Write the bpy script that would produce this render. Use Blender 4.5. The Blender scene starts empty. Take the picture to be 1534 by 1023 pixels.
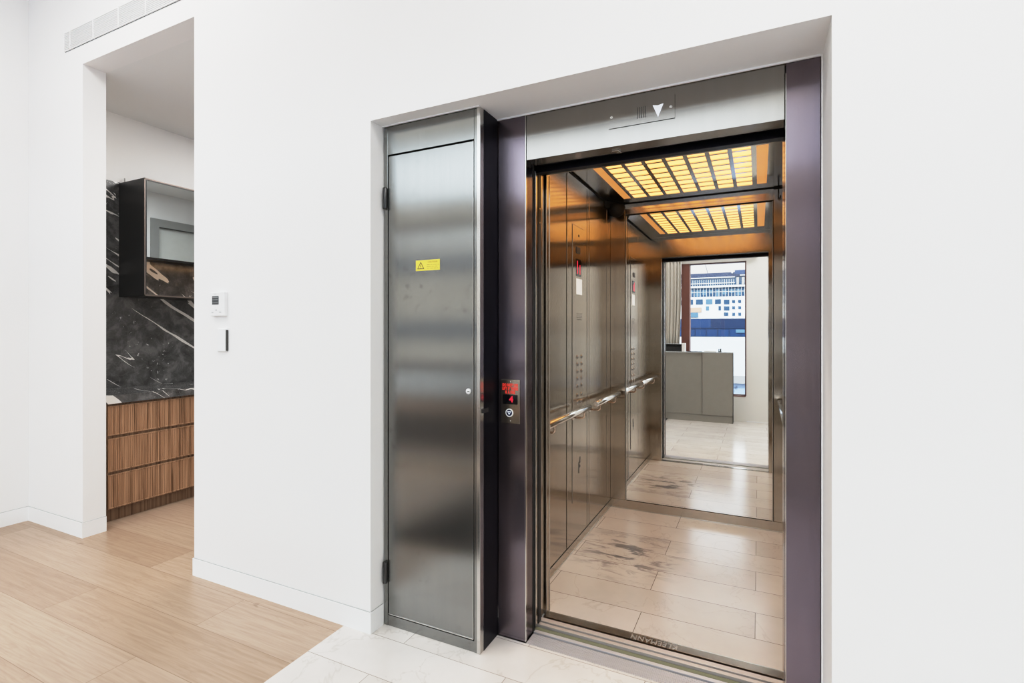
import bpy, bmesh, math, random
from mathutils import Vector, Matrix
random.seed(7)
C = bpy.context.scene.collection
PI = math.pi

# ------------------------------------------------------------------ node helpers
def new_mat(name):
    m = bpy.data.materials.new(name); m.use_nodes = True
    nt = m.node_tree; nt.nodes.clear()
    out = nt.nodes.new('ShaderNodeOutputMaterial')
    b = nt.nodes.new('ShaderNodeBsdfPrincipled')
    nt.links.new(b.outputs[0], out.inputs[0])
    return m, nt, b
def N(nt, t, **kw):
    n = nt.nodes.new(t)
    for k, v in kw.items(): setattr(n, k, v)
    return n
def pos(nt, scale=(1,1,1), loc=(0,0,0)):
    g = N(nt, 'ShaderNodeNewGeometry'); mp = N(nt, 'ShaderNodeMapping')
    mp.inputs['Scale'].default_value = scale; mp.inputs['Location'].default_value = loc
    nt.links.new(g.outputs['Position'], mp.inputs['Vector'])
    return mp.outputs[0]
def noise(nt, vec, scale=5, detail=3, rough=.5, dist=0):
    n = N(nt, 'ShaderNodeTexNoise'); n.inputs['Scale'].default_value = scale
    n.inputs['Detail'].default_value = detail; n.inputs['Roughness'].default_value = rough
    n.inputs['Distortion'].default_value = dist
    nt.links.new(vec, n.inputs['Vector']); return n.outputs['Fac']
def ramp(nt, fac, stops):
    r = N(nt, 'ShaderNodeValToRGB'); e = r.color_ramp.elements
    while len(e) > 1: e.remove(e[0])
    e[0].position = stops[0][0]; e[0].color = (*stops[0][1], 1)
    for p, c in stops[1:]:
        x = e.new(p); x.color = (*c, 1)
    nt.links.new(fac, r.inputs[0]); return r.outputs[0]
def g3(v): return (v, v, v)
def mix(nt, fac, a, b, mode='MIX'):
    m = N(nt, 'ShaderNodeMix', data_type='RGBA', blend_type=mode)
    for s, v in ((m.inputs[0], fac), (m.inputs[6], a), (m.inputs[7], b)):
        if isinstance(v, (int, float)): s.default_value = v
        elif isinstance(v, tuple): s.default_value = (*v, 1)
        else: nt.links.new(v, s)
    return m.outputs[2]
def math_(nt, op, a, b=0.0, c=None):
    m = N(nt, 'ShaderNodeMath', operation=op)
    for i, v in enumerate((a, b) if c is None else (a, b, c)):
        if isinstance(v, (int, float)): m.inputs[i].default_value = v
        else: nt.links.new(v, m.inputs[i])
    return m.outputs[0]

def plain(name, col, rough=.5, metal=0, spec=.5, emis=None, estr=0, coat=0):
    m, nt, b = new_mat(name)
    b.inputs['Base Color'].default_value = (*col, 1); b.inputs['Roughness'].default_value = rough
    b.inputs['Metallic'].default_value = metal; b.inputs['Specular IOR Level'].default_value = spec
    b.inputs['Coat Weight'].default_value = coat
    if emis: b.inputs['Emission Color'].default_value = (*emis, 1); b.inputs['Emission Strength'].default_value = estr
    v = noise(nt, pos(nt), 14, 3)
    nt.links.new(mix(nt, 1, tuple(col), ramp(nt, v, [(.3, g3(.96)), (.7, g3(1))]), 'MULTIPLY'), b.inputs['Base Color'])
    return m

def brushed(name, col, rough=.28, aniso=.75, amp=.10, smudge=0.0, col2=None, blotch=0, vertical=True):
    """brushed stainless steel; fine grain runs vertically so reflections smear sideways"""
    m, nt, b = new_mat(name)
    b.inputs['Metallic'].default_value = 1
    grain = noise(nt, pos(nt, (520, 520, 1.3) if vertical else (2, 2, 260)), 1, 3)
    broad = noise(nt, pos(nt, (28, 28, .7)), 1, 2)
    c = mix(nt, 1, tuple(col), ramp(nt, grain, [(.3, g3(1 - amp)), (.7, g3(1))]), 'MULTIPLY')
    c = mix(nt, 1, c, ramp(nt, broad, [(.3, g3(1 - amp)), (.7, g3(1))]), 'MULTIPLY')
    if col2:
        cl = noise(nt, pos(nt, (3, 3, 1.1)), 1, 1)
        c = mix(nt, ramp(nt, cl, [(.4, g3(0)), (.6, g3(1))]), c, tuple(col2))
    if smudge:
        s = noise(nt, pos(nt, (1, 1, 1)), 26, 2, .5)
        s2 = noise(nt, pos(nt, (1, 1, 1), (3, 1, 5)), 3.2, 2)
        f = math_(nt, 'MULTIPLY', ramp(nt, s, [(.60, g3(0)), (.68, g3(1))]), ramp(nt, s2, [(.52, g3(0)), (.62, g3(1))]))
        c = mix(nt, math_(nt, 'MULTIPLY', f, smudge), c, (.16, .15, .14))
    nt.links.new(c, b.inputs['Base Color'])
    r = N(nt, 'ShaderNodeMapRange'); nt.links.new(grain, r.inputs[0])
    r.inputs[3].default_value = rough * .95; r.inputs[4].default_value = rough * 1.05
    nt.links.new(r.outputs[0], b.inputs['Roughness'])
    b.inputs['Anisotropic'].default_value = aniso
    g = N(nt, 'ShaderNodeNewGeometry'); cr = N(nt, 'ShaderNodeVectorMath', operation='CROSS_PRODUCT')
    nt.links.new(g.outputs['Normal'], cr.inputs[0]); cr.inputs[1].default_value = (0.001, 0.0007, 1)
    nt.links.new(cr.outputs[0], b.inputs['Tangent'])
    return m

def paint(name, col, rough=.55):
    m, nt, b = new_mat(name)
    n = noise(nt, pos(nt), 1.3, 2)
    nt.links.new(mix(nt, 1, tuple(col), ramp(nt, n, [(.3, g3(.985)), (.7, g3(1))]), 'MULTIPLY'), b.inputs['Base Color'])
    b.inputs['Roughness'].default_value = rough; b.inputs['Specular IOR Level'].default_value = .25
    bp = N(nt, 'ShaderNodeBump'); bp.inputs['Strength'].default_value = .03; bp.inputs['Distance'].default_value = .002
    nt.links.new(noise(nt, pos(nt), 180, 2), bp.inputs['Height']); nt.links.new(bp.outputs[0], b.inputs['Normal'])
    return m

def brick(nt, w, h, off, loc, mortar, c1, c2, cm):
    """brick courses run along x, rows step along y"""
    t = N(nt, 'ShaderNodeTexBrick'); t.offset = off; t.offset_frequency = 2; t.squash = 1
    nt.links.new(pos(nt, (1, 1, 1), loc), t.inputs['Vector'])
    t.inputs['Scale'].default_value = 1; t.inputs['Brick Width'].default_value = w; t.inputs['Row Height'].default_value = h
    t.inputs['Mortar Size'].default_value = mortar; t.inputs['Mortar Smooth'].default_value = .1
    t.inputs['Color1'].default_value = (*c1, 1); t.inputs['Color2'].default_value = (*c2, 1); t.inputs['Mortar'].default_value = (*cm, 1)
    return t

def timber():
    m, nt, b = new_mat('oak floor boards')
    t = brick(nt, 2.2, .25, .37, (.157 + 2.2 * 3, .055 + .25 * 20, 0), .0011, g3(0), g3(1), g3(.5))
    base = ramp(nt, t.outputs['Color'], [(0, (.385, .275, .20)), (.5, (.435, .32, .237)), (1, (.475, .36, .275))])
    jit = N(nt, 'ShaderNodeVectorMath', operation='MULTIPLY_ADD')
    nt.links.new(t.outputs['Color'], jit.inputs[0]); jit.inputs[1].default_value = (7, 3, 11); nt.links.new(pos(nt, (1.2, 14, 1)), jit.inputs[2])
    w = noise(nt, jit.outputs[0], 1.2, 3, .55, .8)
    cath = math_(nt, 'PINGPONG', math_(nt, 'MULTIPLY', w, 14), 1)
    base = mix(nt, 1, base, ramp(nt, cath, [(0, (.93, .91, .89)), (.4, g3(1)), (1, g3(1))]), 'MULTIPLY')
    jit2 = N(nt, 'ShaderNodeVectorMath', operation='MULTIPLY_ADD')
    nt.links.new(t.outputs['Color'], jit2.inputs[0]); jit2.inputs[1].default_value = (7, 3, 11); nt.links.new(pos(nt, (3, 70, 1)), jit2.inputs[2])
    g = noise(nt, jit2.outputs[0], 1, 4, .6)
    base = mix(nt, 1, base, ramp(nt, g, [(.35, (.86, .835, .81)), (.62, g3(1))]), 'MULTIPLY')
    kn = noise(nt, pos(nt, (2.2, 5, 1), (2, 7, 0)), 2.6, 2)
    base = mix(nt, 1, base, ramp(nt, kn, [(.20, (.60, .53, .48)), (.27, g3(1))]), 'MULTIPLY')
    base = mix(nt, t.outputs['Fac'], base, (.23, .15, .10))
    nt.links.new(base, b.inputs['Base Color'])
    b.inputs['Roughness'].default_value = .34; b.inputs['Specular IOR Level'].default_value = .45
    bp = N(nt, 'ShaderNodeBump'); bp.inputs['Strength'].default_value = .06; bp.inputs['Distance'].default_value = .002
    nt.links.new(g, bp.inputs['Height']); nt.links.new(bp.outputs[0], b.inputs['Normal'])
    return m

def stone_tile(name, w, h, off, loc, c1, c2, vein, veincol, grout, rough, dark=False):
    m, nt, b = new_mat(name)
    t = brick(nt, w, h, off, loc, .0016, g3(0), g3(1), g3(.5))
    base = mix(nt, t.outputs['Color'], c1, c2)
    jit = N(nt, 'ShaderNodeVectorMath', operation='MULTIPLY_ADD')
    nt.links.new(t.outputs['Color'], jit.inputs[0]); jit.inputs[1].default_value = (5, 9, 2); nt.links.new(pos(nt), jit.inputs[2])
    cl = noise(nt, jit.outputs[0], 3.5, 4, .6)
    base = mix(nt, 1, base, ramp(nt, cl, [(.3, g3(.88)), (.7, g3(1.0))]), 'MULTIPLY')
    v = noise(nt, jit.outputs[0], 2.6, 5, .55, .9)
    vf = math_(nt, 'ABSOLUTE', math_(nt, 'SUBTRACT', v, .5))
    base = mix(nt, math_(nt, 'MULTIPLY', ramp(nt, vf, [(0, g3(1)), (.012, g3(0))]), vein), base, veincol)
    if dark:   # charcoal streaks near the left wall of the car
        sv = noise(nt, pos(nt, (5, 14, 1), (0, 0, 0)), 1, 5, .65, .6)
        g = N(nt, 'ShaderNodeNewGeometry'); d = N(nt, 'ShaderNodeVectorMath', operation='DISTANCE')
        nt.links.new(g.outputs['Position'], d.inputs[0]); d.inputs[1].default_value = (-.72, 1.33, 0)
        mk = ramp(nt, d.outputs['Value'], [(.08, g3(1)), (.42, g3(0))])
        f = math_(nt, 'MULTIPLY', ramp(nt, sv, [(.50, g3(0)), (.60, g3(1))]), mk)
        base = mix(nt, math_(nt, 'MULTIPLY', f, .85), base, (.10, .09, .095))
    base = mix(nt, t.outputs['Fac'], base, grout)
    nt.links.new(base, b.inputs['Base Color'])
    b.inputs['Roughness'].default_value = rough
    return m

def marble():
    m, nt, b = new_mat('black marble')
    cl = noise(nt, pos(nt), 7, 6, .65, .4)
    base = ramp(nt, cl, [(.32, g3(.038)), (.5, g3(.085)), (.62, g3(.165)), (.72, g3(.10))])
    vo = N(nt, 'ShaderNodeTexVoronoi', feature='DISTANCE_TO_EDGE'); vo.inputs['Scale'].default_value = 16
    nt.links.new(pos(nt, (1, 1, 1.2)), vo.inputs['Vector'])
    base = mix(nt, math_(nt, 'MULTIPLY', ramp(nt, vo.outputs[0], [(0, g3(.5)), (.05, g3(0))]), .5), base, (.16, .16, .16))
    # white streaks that fall diagonally to the right
    g = N(nt, 'ShaderNodeNewGeometry'); mp = N(nt, 'ShaderNodeMapping')
    mp.inputs['Rotation'].default_value = (-.95, 0, 0); mp.inputs['Scale'].default_value = (1, 1, 1)
    nt.links.new(g.outputs['Position'], mp.inputs['Vector'])
    mp2 = N(nt, 'ShaderNodeMapping'); mp2.inputs['Scale'].default_value = (1, 4.5, .8); nt.links.new(mp.outputs[0], mp2.inputs['Vector'])
    v = noise(nt, mp2.outputs[0], 1.2, 3, .5, .35)
    vf = math_(nt, 'ABSOLUTE', math_(nt, 'SUBTRACT', v, .5))
    mask = noise(nt, pos(nt, (1, 1, 1), (0, 3.1, .4)), 2.6, 1)
    for cen, rad in (((-4.675, .80, 1.84), .24), ((-4.675, 1.12, 1.45), .30)):
        g2 = N(nt, 'ShaderNodeNewGeometry'); d = N(nt, 'ShaderNodeVectorMath', operation='DISTANCE')
        nt.links.new(g2.outputs['Position'], d.inputs[0]); d.inputs[1].default_value = cen
        mask = math_(nt, 'ADD', mask, math_(nt, 'MULTIPLY', ramp(nt, d.outputs['Value'], [(rad*.3, g3(1)), (rad, g3(0))]), .22))
    wdt = N(nt, 'ShaderNodeMapRange'); nt.links.new(mask, wdt.inputs[0]); wdt.inputs[1].default_value = .50; wdt.inputs[2].default_value = .72
    wdt.inputs[3].default_value = 0; wdt.inputs[4].default_value = .03
    f = math_(nt, 'LESS_THAN', vf, wdt.outputs[0])
    base = mix(nt, f, base, (.78, .77, .75))
    sp = noise(nt, pos(nt, (1, 1, 1)), 30, 4, .7); sm = noise(nt, pos(nt, (1, 1, 1), (5, 5, 5)), 4, 1)
    base = mix(nt, math_(nt, 'MULTIPLY', ramp(nt, sp, [(.64, g3(0)), (.66, g3(1))]), ramp(nt, sm, [(.5, g3(0)), (.6, g3(1))])), base, (.6, .6, .6))
    nt.links.new(base, b.inputs['Base Color']); b.inputs['Roughness'].default_value = .22
    return m

def walnut(name, dark=1.0):
    m, nt, b = new_mat(name)
    s = noise(nt, pos(nt, (55, 55, 1.2)), 1, 3, .6, .2)
    s2 = noise(nt, pos(nt, (150, 150, 2.5)), 1, 3, .6)
    c = ramp(nt, s, [(.33, (.17*dark, .088*dark, .045*dark)), (.48, (.40*dark, .235*dark, .135*dark)), (.65, (.52*dark, .33*dark, .205*dark))])
    c = mix(nt, 1, c, ramp(nt, s2, [(.3, g3(.78)), (.6, g3(1))]), 'MULTIPLY')
    nt.links.new(c, b.inputs['Base Color']); b.inputs['Roughness'].default_value = .42
    return m

def pane_glass(name, refl=.07):
    m = bpy.data.materials.new(name); m.use_nodes = True; nt = m.node_tree; nt.nodes.clear()
    out = N(nt, 'ShaderNodeOutputMaterial'); t = N(nt, 'ShaderNodeBsdfTransparent'); g = N(nt, 'ShaderNodeBsdfGlossy')
    t.inputs[0].default_value = (.98, .99, 1, 1); g.inputs['Roughness'].default_value = 0
    mx = N(nt, 'ShaderNodeMixShader'); mx.inputs[0].default_value = refl
    nt.links.new(t.outputs[0], mx.inputs[1]); nt.links.new(g.outputs[0], mx.inputs[2]); nt.links.new(mx.outputs[0], out.inputs[0])
    return m
def mirror_mat(name, col, rough=0.0):
    m, nt, b = new_mat(name); b.inputs['Metallic'].default_value = 1
    b.inputs['Base Color'].default_value = (*col, 1); b.inputs['Roughness'].default_value = rough
    return m
def glow(name, col, strength, var=0.0):
    m, nt, b = new_mat(name)
    b.inputs['Base Color'].default_value = (*[min(1, c) * .6 for c in col], 1); b.inputs['Roughness'].default_value = .3
    b.inputs['Emission Color'].default_value = (*col, 1); b.inputs['Emission Strength'].default_value = strength
    if var:
        v = noise(nt, pos(nt, (1, 1, 1)), 9, 3)
        c = ramp(nt, v, [(.3, tuple(x * (1 - var) for x in col)), (.7, tuple(col))]); nt.links.new(c, b.inputs['Emission Color'])
    return m
def dull_metal(name, col, metal=.35, rough=.4):
    m, nt, b = new_mat(name); b.inputs['Metallic'].default_value = metal; b.inputs['Roughness'].default_value = rough
    n = noise(nt, pos(nt, (2, 240, 240)), 1, 2)
    nt.links.new(mix(nt, 1, tuple(col), ramp(nt, n, [(.3, g3(.9)), (.7, g3(1))]), 'MULTIPLY'), b.inputs['Base Color']); return m
def fabric(name, col):
    m, nt, b = new_mat(name)
    s = noise(nt, pos(nt, (400, 400, 60)), 1, 2)
    nt.links.new(mix(nt, 1, tuple(col), ramp(nt, s, [(.3, g3(.85)), (.7, g3(1))]), 'MULTIPLY'), b.inputs['Base Color'])
    b.inputs['Roughness'].default_value = .9
    return m

M = {}
M['wall'] = paint('white wall paint', (.87, .86, .85))
M['trim'] = paint('white skirting paint', (.89, .89, .885), .4)
M['ceil'] = paint('white ceiling paint', (.84, .84, .83), .8)
M['cream'] = paint('cream wall paint', (.83, .81, .76))
M['shadowgap'] = paint('grey shadow line', (.45, .45, .44))
M['oak'] = timber()
M['tile'] = stone_tile('pale stone floor tile', 1.0, .22, .5, (.90 + 3, -.005 + .22 * 20, 0), (.72, .665, .615), (.78, .73, .685), .35, (.42, .38, .34), (.33, .29, .26), .17)
M['cartile'] = stone_tile('beige stone lift floor tile', 1.0, .2333, .5, (.015 + 5, -.0133 + .2333 * 20, 0), (.58, .515, .46), (.68, .615, .56), .30, (.38, .31, .26), (.16, .13, .11), .19, dark=True)
M['steel'] = brushed('bronze grey brushed steel', (.295, .295, .283), .20, .96, .04, smudge=.35)
M['steel_frame'] = brushed('dark purple brown brushed steel', (.215, .18, .20), .21, .96, .05, col2=(.215, .185, .225))
M['steel_head'] = brushed('grey brushed steel header', (.33, .31, .285), .21, .96, .04)
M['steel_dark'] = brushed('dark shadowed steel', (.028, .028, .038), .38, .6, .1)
M['car_steel'] = brushed('warm brushed lift car steel', (.50, .435, .36), .165, .95, .04)
M['car_ceiling'] = mirror_mat('polished steel ceiling', (.64, .62, .59), .14)
M['edge'] = brushed('bright steel edge', (.62, .60, .57), .2, .3, .05)
M['black'] = plain('black rubber', (.012, .012, .013), .5)
M['vent_shade'] = plain('vent shadow', (.10, .10, .10), .9); M['gap'] = plain('dark gap', (.01, .01, .01), .8)
M['hinge'] = plain('dark grey hinge metal', (.09, .09, .09), .35, 1)
M['chrome'] = mirror_mat('polished chrome', (.80, .80, .80), .08)
M['copper'] = mirror_mat('rail bracket steel', (.72, .60, .50), .15)
M['mirror'] = mirror_mat('silver mirror', (.93, .935, .92), 0)
M['alu'] = dull_metal('anodised aluminium sill', (.62, .60, .615))
M['alu_warm'] = dull_metal('worn aluminium sill', (.60, .54, .50))
M['olive'] = plain('olive grey rubber', (.20, .21, .14), .6)
M['polish'] = brushed('polished car threshold', (.40, .36, .32), .16, .2, .1, vertical=False)
M['amber'] = glow('amber light panel', (1.0, .49, .14), 1.6, .10)
M['amber_strip'] = glow('amber light strip', (1.0, .42, .12), .45, .15)
M['white_plastic'] = plain('white plastic', (.86, .86, .86), .35)
M['grey_print'] = plain('grey print', (.5, .5, .5), .6)
M['lcd'] = plain('dark grey screen', (.06, .065, .07), .25)
M['yellow'] = plain('yellow sticker', (.93, .76, .09), .45)
M['sign_black'] = plain('black print', (.05, .04, .03), .6)
M['sign_brown'] = plain('brown print', (.45, .33, .05), .6)
M['red_glow'] = glow('red lettering', (1.0, .05, .03), .38)
M['red_led'] = glow('red floor number', (1.0, .02, .06), .45)
M['white_glow'] = glow('white arrow', (.85, .9, 1.0), .4)
M['display'] = plain('black display glass', (.004, .004, .006), .06)
M['navy'] = plain('dark blue button face', (.01, .012, .06), .2)
M['paper'] = plain('white notice card', (.83, .83, .80), .6); M['notice_glow'] = glow('white notice with added glow', (.95, .93, .88), .35)  # notice card has added emission to stay white under the amber light
M['marble'] = marble()
M['walnut'] = walnut('walnut veneer'); M['walnut_dark'] = walnut('dark walnut', .55)
M['walnut_edge'] = walnut('walnut edge', .95)
M['graphite'] = plain('graphite cabinet side', (.022, .022, .023), .38)
M['bronze'] = plain('bronze cabinet edge', (.20, .165, .15), .4, .7)
M['tint_mirror'] = mirror_mat('grey tinted mirror door', (.60, .66, .69), .01)
M['led_warm'] = glow('warm strip light', (1.0, .60, .30), 12)
M['curtain'] = fabric('taupe curtain fabric', (.58, .54, .48))
M['redframe'] = plain('red brown window column', (.19, .075, .055), .45)
M['darkframe'] = plain('dark brown window frame', (.10, .045, .04), .4)
M['laminate'] = plain('taupe grey laminate', (.30, .28, .245), .38)
M['laminate_top'] = plain('pale grey bench top', (.5, .52, .53), .15)
M['glass'] = pane_glass('window glass')
M['shaft'] = plain('dark concrete', (.03, .03, .03), .9)
M['frame_grey'] = plain('grey door frame', (.35, .35, .34), .5)
M['door_pale'] = plain('pale door leaf', (.72, .73, .70), .5)
M['ship_blue'] = plain('deep blue ship paint', (.008, .025, .075), .3)
M['ship_blue2'] = plain('mid blue ship paint', (.012, .042, .12), .3)
M['ship_white'] = plain('white ship paint', (.62, .64, .66), .4)
M['ship_glass'] = plain('blue ship glazing', (.03, .075, .14), .15)
M['ship_glass_lt'] = plain('light blue ship glazing', (.09, .17, .26), .15)
M['ship_tan'] = plain('tan ship panel', (.45, .30, .21), .5)
M['roofw'] = plain('white wharf roof', (.27, .29, .31), .6)
M['bld'] = plain('warm beige render', (.46, .42, .37), .8); M['bld_glass'] = plain('dark tinted glazing', (.10, .12, .15), .2); M['rug'] = fabric('charcoal rug', (.03, .03, .03))
M['letter'] = plain('pale raised lettering', (.42, .40, .38), .35, .5)
M['ink_dark'] = plain('dark engraved steel', (.06, .055, .05), .4)

def speckle():
    m, nt, b = new_mat('pale blue speckled facade')
    s = noise(nt, pos(nt, (1, 1, 1)), 2.4, 2)
    nt.links.new(ramp(nt, s, [(.58, (.26, .36, .55)), (.66, (.10, .13, .2))]), b.inputs['Base Color']); b.inputs['Roughness'].default_value = .4
    return m
M['speckle'] = speckle()

# ------------------------------------------------------------------ mesh helpers
def box(bm, x0, x1, y0, y1, z0, z1):
    x0, x1 = min(x0, x1), max(x0, x1); y0, y1 = min(y0, y1), max(y0, y1); z0, z1 = min(z0, z1), max(z0, z1)
    v = [bm.verts.new(p) for p in ((x0,y0,z0),(x1,y0,z0),(x1,y1,z0),(x0,y1,z0),(x0,y0,z1),(x1,y0,z1),(x1,y1,z1),(x0,y1,z1))]
    fs = [bm.faces.new([v[i] for i in f]) for f in ((3,2,1,0),(4,5,6,7),(0,1,5,4),(1,2,6,5),(2,3,7,6),(3,0,4,7))]
    return fs
def tube(bm, pts, r, seg=14, caps=True):
    pts = [Vector(p) for p in pts]; rings = []
    up = None
    for i, p in enumerate(pts):
        d = (pts[min(i+1, len(pts)-1)] - pts[max(i-1, 0)]).normalized()
        if up is None:
            up = Vector((0,0,1)) if abs(d.z) < .9 else Vector((1,0,0))
        a = d.cross(up)
        if a.length < 1e-4: up = Vector((0, 1, 0)); a = d.cross(up)
        a.normalize(); b = a.cross(d).normalized(); up = b
        rings.append([bm.verts.new(p + r*(math.cos(2*PI*k/seg)*a + math.sin(2*PI*k/seg)*b)) for k in range(seg)])
    for i in range(len(rings)-1):
        for k in range(seg):
            f = bm.faces.new((rings[i][k], rings[i][(k+1)%seg], rings[i+1][(k+1)%seg], rings[i+1][k])); f.smooth = True
    if caps: bm.faces.new(rings[0][::-1]); bm.faces.new(rings[-1])
def lathe(bm, prof, origin, axis='z', seg=24):
    """prof: list of (radius, height) along axis"""
    o = Vector(origin); rings = []
    ax = {'x': (Vector((0,1,0)), Vector((0,0,1)), Vector((1,0,0))), 'y': (Vector((0,0,1)), Vector((1,0,0)), Vector((0,1,0))), 'z': (Vector((1,0,0)), Vector((0,1,0)), Vector((0,0,1)))}[axis]
    for r, h in prof:
        rings.append([bm.verts.new(o + ax[2]*h + max(r, 1e-5)*(math.cos(2*PI*k/seg)*ax[0] + math.sin(2*PI*k/seg)*ax[1])) for k in range(seg)])
    for i in range(len(rings)-1):
        for k in range(seg):
            f = bm.faces.new((rings[i][k], rings[i][(k+1)%seg], rings[i+1][(k+1)%seg], rings[i+1][k])); f.smooth = True
    bm.faces.new(rings[0][::-1]); bm.faces.new(rings[-1])
def prism(bm, pts, off):
    """polygon pts (3d) extruded by vector off"""
    a = [bm.verts.new(Vector(p)) for p in pts]; b = [bm.verts.new(Vector(p) + Vector(off)) for p in pts]
    bm.faces.new(a); bm.faces.new(b[::-1]); n = len(a)
    for i in range(n): bm.faces.new((a[i], b[i], b[(i+1)%n], a[(i+1)%n]))

def obj(name, bm, mat, parent=None, bevel=0, label=None):
    bmesh.ops.recalc_face_normals(bm, faces=bm.faces[:])
    w = Vector((0,0,0)); p = parent
    while p is not None: w += p.location; p = p.parent
    if parent is None:
        vs = [v.co for v in bm.verts]
        lo = Vector([min(v[i] for v in vs) for i in range(3)]); hi = Vector([max(v[i] for v in vs) for i in range(3)])
        org = Vector(((lo.x+hi.x)/2, (lo.y+hi.y)/2, lo.z))
    else:
        vs = [v.co for v in bm.verts]
        org = sum((Vector(v) for v in vs), Vector()) / len(vs)
    for v in bm.verts: v.co -= org
    me = bpy.data.meshes.new(name); bm.to_mesh(me); bm.free()
    mats = mat if isinstance(mat, list) else [mat]
    for m_ in mats: me.materials.append(m_)
    o = bpy.data.objects.new(name, me); C.objects.link(o)
    if parent is not None: o.parent = parent
    o.location = org - w
    if bevel:
        md = o.modifiers.new('Bevel', 'BEVEL'); md.width = bevel; md.segments = 2; md.limit_method = 'ANGLE'
    if label: o['label'] = label
    return o
def B(name, mat, parent, *boxes, bevel=0, label=None):
    bm = bmesh.new()
    for b in boxes: box(bm, *b)
    return obj(name, bm, mat, parent, bevel, label)
def thing(name, label, cat, loc, group=None):
    o = bpy.data.objects.new(name, None); C.objects.link(o); o.location = loc; o.empty_display_size = .1
    o['label'] = label; o['category'] = cat
    if group: o['group'] = group
    return o
def tag(o, label, cat, group=None):
    o['label'] = label; o['category'] = cat
    if group: o['group'] = group
    return o
def struct(name, mat, *boxes, bevel=0):
    o = B(name, mat, None, *boxes, bevel=bevel); o['kind'] = 'structure'; return o
def text_mesh(name, s, size, mat, parent, origin, right, up, ext=.0006, align='CENTER', bold=0.0, spacing=1.0, line=1.0, label=None, wscale=1.0):
    cu = bpy.data.curves.new(name, 'FONT'); cu.body = s; cu.size = size; cu.align_x = align; cu.align_y = 'CENTER'
    cu.extrude = ext; cu.offset = bold; cu.space_character = spacing; cu.space_line = line; cu.resolution_u = 3
    tmp = bpy.data.objects.new('tmp', cu); C.objects.link(tmp)
    dg = bpy.context.evaluated_depsgraph_get(); dg.update()
    me = bpy.data.meshes.new_from_object(tmp.evaluated_get(dg))
    bpy.data.objects.remove(tmp); bpy.data.curves.remove(cu)
    r = Vector(right).normalized(); u = Vector(up).normalized(); n = r.cross(u)
    bm = bmesh.new(); bm.from_mesh(me); bpy.data.meshes.remove(me)
    for v in bm.verts: v.co = Vector(origin) + r*v.co.x*wscale + u*v.co.y + n*v.co.z
    return obj(name, bm, mat, parent, label=label)

# ================================================================== SETTING
W = -2.374           # window wall of the room
ZC = 3.95            # room ceiling
XR = 3.3             # right end of the room
# lift wall with the kitchen doorway and the lift recess
struct('wall_front', M['wall'],
       (-4.75, -4.018, 0, .134, 0, ZC), (-2.848, -1.581, 0, .134, 0, ZC),
       (-4.018, -2.848, 0, .134, 3.13, ZC), (-1.70, -1.581, .134, .42, 0, ZC),
       (-1.581, .198, 0, .245, 2.320, ZC), (.198, XR, 0, .30, 0, ZC))
struct('wall_left', M['wall'], (-4.90, -4.75, W, .134, 0, ZC))
struct('wall_right', M['wall'], (XR, XR+.15, W, .30, 0, ZC))
struct('ceiling', M['ceil'], (-4.9, XR+.15, W-.25, .30, ZC, ZC+.12))
struct('wall_window', M['cream'],
       (-.167, .95, W-.25, W, 0, 2.66), (-.167, .95, W-.25, W, 3.36, ZC), (.20, .95, W-.25, W, 2.66, 3.36), (-4.9, -.167, W-.25, W, 3.36, ZC), (.95, XR+.15, W-.25, W, 3.36, ZC),
       (-4.9, -.167, W-.25, W, 2.47, 2.66), (-1.098, -.167, W-.25, W, 2.412, 2.47), (-1.098, -.167, W-.25, W, 0, .385), (-1.40, -1.098, W-.25, W, 0, .385),
       (-4.9, -4.60, W-.25, W, 0, ZC), (.95, XR+.15, W-.25, W, 0, .30), (3.05, XR+.15, W-.25, W, 0, ZC), (-4.9, -1.40, W-.25, W, 0, .10))
struct('floor', M['oak'], (-4.9, -1.735, W, .134, -.06, 0), (-4.9, -1.62, .134, 3.65, -.06, 0))
struct('floor_tiles', M['tile'], (-1.735, XR, W, .24, -.06, 0))
# kitchen beyond the doorway
struct('ceiling_kitchen', M['ceil'], (-4.9, -1.58, .134, 3.65, 3.13, 3.25))
struct('wall_kitchen_left', M['wall'], (-4.83, -4.70, .134, 3.65, 0, 3.13))
struct('wall_kitchen_back', M['wall'], (-4.83, -1.58, 3.52, 3.65, 0, 3.13))
struct('wall_kitchen_right', M['wall'], (-1.70, -1.58, .42, 2.13, 0, 3.13), (-1.70, -1.58, 2.13, 3.0, 2.70, 3.13), (-1.70, -1.58, 3.0, 3.52, 0, 3.13))
struct('wall_shaft', M['shaft'], (-1.581, -1.43, .42, 2.4, -.3, 2.9), (-1.581, .75, 2.32, 2.5, -.3, 2.9), (.45, .60, .30, 2.4, -.3, 2.9), (-1.581, .75, .245, 2.5, 2.6, 2.75), (-1.581, .75, .30, 2.5, -.4, -.25))
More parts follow.
